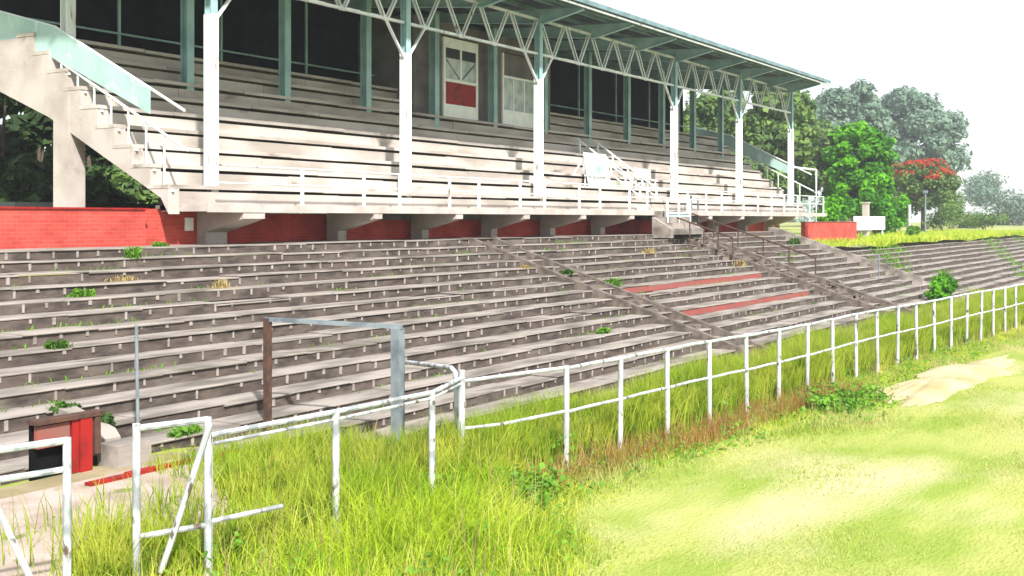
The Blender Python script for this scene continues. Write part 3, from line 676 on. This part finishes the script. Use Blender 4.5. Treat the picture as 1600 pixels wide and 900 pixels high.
# sign, posts at right
def px3(x, y, p): return TX(x, p), p, E + (343-y)/(1950-x)*p/.8427
X, P, Z = px3(1335, 338, 22.5); X2, _, _ = px3(1383, 338, 22.5)
sg = thing('sign_board', 'blank white board standing on the bank right of the short red wall', 'sign', (X, P, 1.7))
mb = MB(); mb.box(X, X2, P, P+.05, Z-.95, Z); mb.build('board', M['plastic_white'], sg)
for xx in (X+.4, X2-.4):
    mb = MB(); mb.box(xx-.05, xx+.05, P+.051, P+.13, 1.5, Z-.1); mb.build('leg', M['white_steel'], sg)
X, P, Z = px3(1421, 320, 22); mb = MB(); mb.tube([(X, P, 1.5), (X, P, Z)], .12, 10); o = mb.build('white_post', M['fence_paint'], None, True); tag(o, 'short thick white post standing on the grass bank', 'post')
X, P, Z = px3(1446, 302, 23); mb = MB(); mb.tube([(X, P, 1.5), (X, P, Z)], .07, 10); mb.box(X-.2, X+.2, P-.15, P+.15, Z, Z+.25); o = mb.build('lamp_post', M['galv'], None, True); tag(o, 'slim pale lamp post among the bushes on the bank', 'post')
X, P, Z = px3(1353, 318, 22.8); mb = MB(); mb.box(X-.2, X+.2, P-.2, P+.2, 1.5, Z); mb.box(X-.26, X+.26, P-.26, P+.26, Z, Z+.1); o = mb.build('gate_pier', M['pale_conc']); tag(o, 'square concrete pier behind the blank white board', 'pier')
# pipe hoop at the right end of the stand
hp = thing('pipe_hoop', 'white pipe hoop standing at the right end of the deck', 'railing', (60.8, 22, E))
Xa, P, Z = px3(1245, 262, 21.5); Xb, _, _ = px3(1275, 262, 21.5)
mb = MB(); mb.tube([(Xa-2, P, Z), (Xb, P, Z), (Xb+.05, P, Z-.1), (Xb+.05, P, 1.6)], .06, 8); mb.build('pipe', M['white_steel'], hp, True)

# weeds on the terrace
def weed(x, y, px_h, px_w, m, lab, p, seed, straw=False, name='weed'):
    X, P, Z = px3(x, y, p); h = wpx(x, p, px_h); w = wpx(x, p, px_w)
    k = (TP - P)/TA; kk = math.ceil(k-.02); zt = edge(max(kk, 0))[1] if P > 12.03-.0 else 0.0
    t = thing(name, lab, 'weed', (X, P, zt), 'weeds growing on the terrace')
    r = np.random.default_rng(seed); n = 170
    bx = X + w*.45*r.normal(size=n)*.6; by = P + .07*r.normal(size=n); hh = h*r.uniform(.3, 1.05, n)*np.clip(1.1-np.abs(bx-X)/(w*.8+.05), .3, 1)
    an = r.uniform(0, 6.28, n); dr = np.stack([np.cos(an), np.sin(an), 0*an], 1); out = dr*(hh*r.uniform(.15, .8, n))[:, None]
    b0 = np.stack([bx, by, np.full(n, zt-.015)], 1); sd = np.stack([-np.sin(an), np.cos(an), 0*an], 1)*(r.uniform(.5, 1.2, n)*wpx(x, p, .9))[:, None]
    up = np.stack([0*hh, 0*hh, hh], 1)
    v = np.stack([b0-sd*.4, b0+sd*.4, b0+out*.4+up*.6+sd, b0+out*.4+up*.6-sd, b0+out*1.1+up*.85], 1).reshape(-1, 3); i = np.arange(n)[:, None]*5
    np_mesh('foliage', v, [i + np.array([[0,1,2,3]]), i + np.array([[3,2,4]])], M[m], t)
    if not straw:
        lob = [((X+random.uniform(-.4,.4)*w, P+random.uniform(-.08,.08), zt+h*random.uniform(.1,.55)), (w*.12+.03, .10, h*.22)) for _ in range(7)]
        Pp, Nn = lobes_pts(lob, 240, .2, seed); leaves('leaf_sprays', Pp, Nn, .04, M[m], t)
WD = [(207, 415, 26, 22, 'weed', 'yellow green weed tuft on the upper rows at left', 18.5), (128, 432, 18, 46, 'weed', 'wide bright green weed on the third row at far left', 17.2), (92, 497, 18, 30, 'weed_dark', 'green weed at the left edge of the middle rows', 15.1),
      (163, 598, 26, 28, 'weed_dark', 'dark green weed on a low row above the red hatch', 12.6), (125, 632, 26, 40, 'weed', 'leafy weed just above the red hatch', 12.2), (345, 450, 22, 26, 'straw', 'dry straw coloured tuft on the upper left rows', 16.9), (190, 424, 14, 70, 'straw', 'flat straw weed spread along the second row', 17.8),
      (958, 459, 20, 48, 'weed', 'bright green weed clump beside the faded red row', 15.3), (942, 533, 12, 34, 'weed', 'low weed on the lower middle rows', 12.9), (1475, 470, 34, 52, 'weed', 'large vivid green weed bush on the far lower rows', 11.9), (1242, 392, 16, 40, 'weed_dark', 'green patch of weed beyond the far stair', 17.6),
      (1015, 412, 12, 40, 'straw', 'dry orange tuft below the central stair', 17.3), (1158, 432, 14, 44, 'straw', 'dry orange tuft on the steps of the wide aisle', 15.8), (884, 433, 9, 30, 'weed_dark', 'small green weed beside the narrow aisle', 16.2), (290, 640, 16, 60, 'weed', 'grassy weed along the lowest row above the gate', 12.1), (250, 385, 10, 24, 'weed', 'tiny weed at the foot of the long red wall', 19.6),
      (820, 425, 9, 26, 'straw', 'small dry tuft at the top of the narrow aisle', 16.8), (100, 570, 16, 40, 'weed_dark', 'dull green weed at the left edge of the lower rows', 13.2), (1280, 392, 12, 40, 'weed', 'pale green weed along the far cheek wall', 17.2)]
for i, (x, y, ph, pw, m, lab, p) in enumerate(WD): weed(x, y, ph, pw, m, lab, p, 100+i, m == 'straw')

def aisle_rail(x, k0, k1, lab):
    t = thing('aisle_handrail', lab, 'railing', (x, edge(k0)[0], edge(k0)[1]), 'handrails down the wide aisle')
    ks = np.linspace(k0, k1, 6); top = []
    for k in ks:
        p, z = edge(k); p += .2; zf = edge(math.ceil(k-.35))[1]
        mb = MB(); mb.tube([(x, p, zf-.05), (x, p, z+.85)], .028, 6); mb.build('post', M['rust'], t, True); top.append((x, p, z+.85))
    mb = MB(); mb.tube([(x, top[0][1]+.4, top[0][2]+.05)] + top, .032, 8); mb.build('rail', M['rust'], t, True)
aisle_rail(43.5, 0, 9, 'rusty dark handrail down the far side of the wide aisle')
aisle_rail(40.9, 0, 5, 'short rusty handrail down the near side of the wide aisle')
# rubble at the wide aisle
rb = MB()
for _ in range(170):
    k = random.uniform(0, 12.5); p, z = edge(math.floor(k)); a = random.choice([41.1, 43.1, 42.2]) + random.gauss(0, .5)
    y = p + random.uniform(-.02, .5); s = random.uniform(.05, .16)
    c = Vector((a, y, z + s*.3)); ax = Vector((random.gauss(0,1), random.gauss(0,1), random.gauss(0,.4))).normalized()*s
    rb.beam(c-ax, c+ax, s*random.uniform(.8,1.6), s*random.uniform(.5,1))
o = rb.build('rubble', M['rubble']); tag(o, 'broken concrete rubble strewn down the wide aisle', 'rubble', kind='stuff')

# ------------------------------------------------------------------ grass
def gz(x, y): return wob(x, y)*np.exp(-((x-18)/22.)**2 - ((y-3)/9.)**2) + dip(x, y)
def blades(name, x, y, h, w, lean, m, lab, cat='grass', z=None, drift=(0, 0)):
    n = len(x); a = rng.uniform(0, 2*np.pi, n); ln = lean*h*rng.uniform(.2, 1, n); la = rng.uniform(0, 2*np.pi, n)
    b = np.stack([x, y, (gz(x, y) if z is None else z) - .02], 1)
    sd = np.stack([np.cos(a), np.sin(a), 0*a], 1)*(w/2)[:, None]
    ld = np.stack([np.cos(la), np.sin(la), 0*la], 1)*ln[:, None] + np.array([drift[0], drift[1], 0])*h[:, None]
    up = np.stack([0*h, 0*h, h], 1)
    m1 = b + ld*.35 + up*.55; tp = b + ld + up*(1-.25*(ln/h)[:, None])
    v = np.stack([b-sd, b+sd, m1+sd*.8, m1-sd*.8, tp], 1).reshape(-1, 3)
    i = np.arange(n)[:, None]*5
    o = np_mesh(name, v, [i + np.array([[0,1,2,3]]), i + np.array([[3,2,4]])], m)
    return tag(o, lab, cat, kind='stuff')
def scatter(n, x0, x1, yf0, yf1, clump=.5, sc=1.3, keep=None):
    x = rng.uniform(x0, x1, n); u = rng.uniform(0, 1, n); y = yf0(x) + (yf1(x)-yf0(x))*u
    c = .5 + .25*np.sin(x*sc*2+1.1*y) + .25*np.sin(y*sc*2.7 - x*sc*.9 + 2)
    k = rng.uniform(0, 1, n) < (1-clump) + clump*c
    if keep is not None: k &= keep(x, y)
    return x[k], y[k], c[k]
fyv = np.vectorize(fy)
notpath = lambda x, y: ~((x > 3.5) & (x < 8.9 - .25*np.sin(y*3)) & (y > 8.1 + .4*np.sin(x*2.1)) & (y < 11.5)) | (rng.uniform(0, 1, len(x)) < .06)
# behind the fence
x, y, c = scatter(110000, 5.8, 40, lambda x: fyv(x)+.06, lambda x: fyv(x)+2.6, .35, 1.1, notpath)
h = (.42 + .30*c)*rng.uniform(.6, 1.25, len(x))*np.clip(1.15-.10*(y-fyv(x)), .6, 1.2)
blades('tall_grass', x, y, h, rng.uniform(.008, .018, len(x)), .55, M['grass_deep'], 'tall green grass grown up behind the pipe fence')
x, y, c = scatter(60000, 9.2, 60, lambda x: fyv(x)+1.8, lambda x: 0*x+11.2, .5, .9, notpath)
blades('rough_grass', x, y, .34*rng.uniform(.5, 1.3, len(x))*(.6+.6*c), rng.uniform(.008, .016, len(x)), .7, M['grass_deep'], 'rough grass between the fence and the terrace foot')
# in front of the fence
FX = [3, 5.5, 8.5, 9.6, 10.4, 13.1, 15.5, 17.5, 19.5, 21, 26, 40]; FYb = [4.2, 4.5, 4.9, 5.5, 6.15, 6.1, 5.5, 4.75, 4.9, 5.35, 5.1, 4.4]
fb = lambda x: np.interp(x, FX, FYb)
x, y, c = scatter(70000, 3.5, 40, lambda x: fb(x)+.15*np.sin(x*3)-.25*rng.exponential(1, len(x)), lambda x: fyv(x)+.1, .3, 1.2, notpath)
big = np.exp(-((x-8.6)/1.7)**2)
h = (.26 + .18*c + .22*big)*rng.uniform(.5, 1.25, len(x))*np.clip(.50+.9*(y-fb(x)), .12, 1.1)*np.where(x > 10.6, np.clip(1-.6*(x-10.6), .30, 1), 1)
blades('long_grass', x, y, h, rng.uniform(.007, .015, len(x)), .85, M['grass_tall'], 'long lime green grass in front of the pipe fence', drift=(-.12, -.15))
# reddish weeds and dark broadleaf at the posts
x, y, c = scatter(4300, 10.9, 20.5, lambda x: fyv(x)-.75, lambda x: fyv(x)-.02, .6, 2)
blades('reddish_weeds', x, y, .34*rng.uniform(.3, 1.2, len(x)), rng.uniform(.006, .012, len(x)), .5, M['grass_red'], 'reddish brown dry weeds around the fence posts', 'weeds')
lob = [((10.4+random.uniform(-.5,.6), 6.75+random.uniform(-.5,.5), random.uniform(.05,.3)), (.3,.25,.22)) for _ in range(12)] + [((18.6+random.uniform(-.8,1.4), 5.75+random.uniform(-.5,.5), random.uniform(.05,.22)), (.4,.3,.22)) for _ in range(12)]
P, Nn = lobes_pts(lob, 3800, .2, 77); P[:, 2] = np.maximum(P[:, 2]*.8, .02)
o = leaves('broadleaf_weeds', P, Nn, .038, M['weed'], None); tag(o, 'green broadleaf weeds at the edge of the long grass', 'weeds', kind='stuff')
# dead stalks and seed heads standing in the grass, and broad leaves low in it
x, y, c = scatter(6500, 5.8, 34, lambda x: fb(x)+.2, lambda x: fyv(x)+2.2, .6, 1.7, notpath)
blades('dead_stalks', x, y, rng.uniform(.3, .85, len(x))*np.where((x > 11) & (y < fyv(x)), .5, 1), rng.uniform(.004, .009, len(x)), .45, M['straw'], 'dry straw coloured stalks standing in the long grass')
x, y, c = scatter(15000, 5.8, 30, lambda x: fb(x)-.1, lambda x: fyv(x)+2.0, .85, 2.3, notpath)
P = np.stack([x, y, gz(x, y) + rng.uniform(.02, .30, len(x))*(.4+c)*np.where((x > 11) & (y < fyv(x)), .5, 1)], 1)
o = leaves('leafy_weeds', P, np.tile([[-.2,-.2,.8]], (len(x), 1)), .028, M['weed'], None); tag(o, 'small leafy weeds mixed into the long grass', 'weeds', kind='stuff')
# grass and moss along the joints of the terrace steps
jx = []; jy = []; jz = []
for k in range(1, 15):
    p, z = edge(k); n = 900; t = rng.uniform(4, 60, n)
    g = np.sin(t*1.1+k*2.3)+np.sin(t*.37+k*1.7)+.6*np.sin(t*3.1+k)
    t = t[g > 1.15 - .5*(t < 14)]
    jx.append(t); jy.append(p + TA - .02 - rng.exponential(.03, len(t))); jz.append(np.full(len(t), z))
nj = sum(map(len, jx))
for k in range(5, 15):                               # the overgrown far end
    p, z = edge(k); t = rng.uniform(54, 105, 1500); g = np.sin(t*.45+k*.9)+np.sin(t*.19+k*.4)+.5*np.sin(t*1.3+k)
    t = t[g + rng.normal(0, .55, len(t)) > 1.25 + .06*k]
    jx.append(t); jy.append(p + rng.uniform(.05, TA, len(t))); jz.append(np.full(len(t), z))
jx, jy, jz = map(np.concatenate, (jx, jy, jz))
far = np.arange(len(jx)) >= nj
blades('joint_grass', jx, jy, rng.uniform(.03, .13, len(jx))*np.where(far, 2.6, 1), rng.uniform(.012, .03, len(jx))*np.where(far, 2.2, 1), .8, M['weed'], 'small grass tufts sprouting along the terrace step joints', z=jz)
# short turf on the pitch
x, y, c = scatter(230000, 4, 34, lambda x: 0*x-3.5, lambda x: fb(x)+.3, .75, .8)
k = (x*.843+y*.538 < 30)
x, y, c = x[k], y[k], c[k]
sandy = (((x-23.2)/3.3)**2 + ((y-4.75)/.75)**2 < rng.uniform(.25, 1.0, len(x))) & (rng.uniform(0, 1, len(x)) < .95)
x, y, c = x[~sandy], y[~sandy], c[~sandy]
blades('turf', x, y, (.04 + .10*np.exp(-np.clip(fb(x)-y, 0, 9)/.35))*rng.uniform(.5, 1.6, len(x))*(.5+c), rng.uniform(.005, .010, len(x)), 1.0, M['grass_short'], 'short bleached turf on the playing field')
# grass on the bank at right
x = rng.uniform(53.3, 130, 17000); y = rng.uniform(16.6, 27, 17000); k = (x > 61.7) | (y < 20.2); x, y = x[k], y[k]
x = np.concatenate([x, rng.uniform(61, 125, 5000)]); y = np.concatenate([y, 16.2 + rng.exponential(.35, 5000)])
blades('bank_grass', x, y, rng.uniform(.15, .45, len(x)), rng.uniform(.03, .06, len(x)), .8, M['grass_tall'], 'yellow green rough grass on the far bank', z=bank_z(x, y))

# far wood closing the horizon, and the hazy air
wx = rng.uniform(120, 400, 9000); wy = rng.uniform(120, 180, 9000); wz = 1.5 + rng.uniform(0, 1, 9000)**.8*(7 + 3*np.sin(wx*.05) + 2*np.sin(wx*.17))
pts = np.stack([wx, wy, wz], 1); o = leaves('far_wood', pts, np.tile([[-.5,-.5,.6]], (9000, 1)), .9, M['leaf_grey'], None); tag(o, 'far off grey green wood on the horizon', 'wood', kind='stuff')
mb = MB(); mb.box(-430, 430, -430, 430, -2.0, 42)
hm = bpy.data.materials.new('haze'); hm.use_nodes = True; hn = hm.node_tree; hn.nodes.remove(hn.nodes['Principled BSDF'])
pv = hn.nodes.new('ShaderNodeVolumePrincipled'); pv.inputs['Color'].default_value = (.90,.95,1,1); pv.inputs['Density'].default_value = .0007; pv.inputs['Anisotropy'].default_value = .2
hn.links.new(pv.outputs[0], hn.nodes['Material Output'].inputs['Volume'])
hz = mb.build('haze', hm); tag(hz, 'thin pale hazy air over the ground', 'haze', kind='stuff')
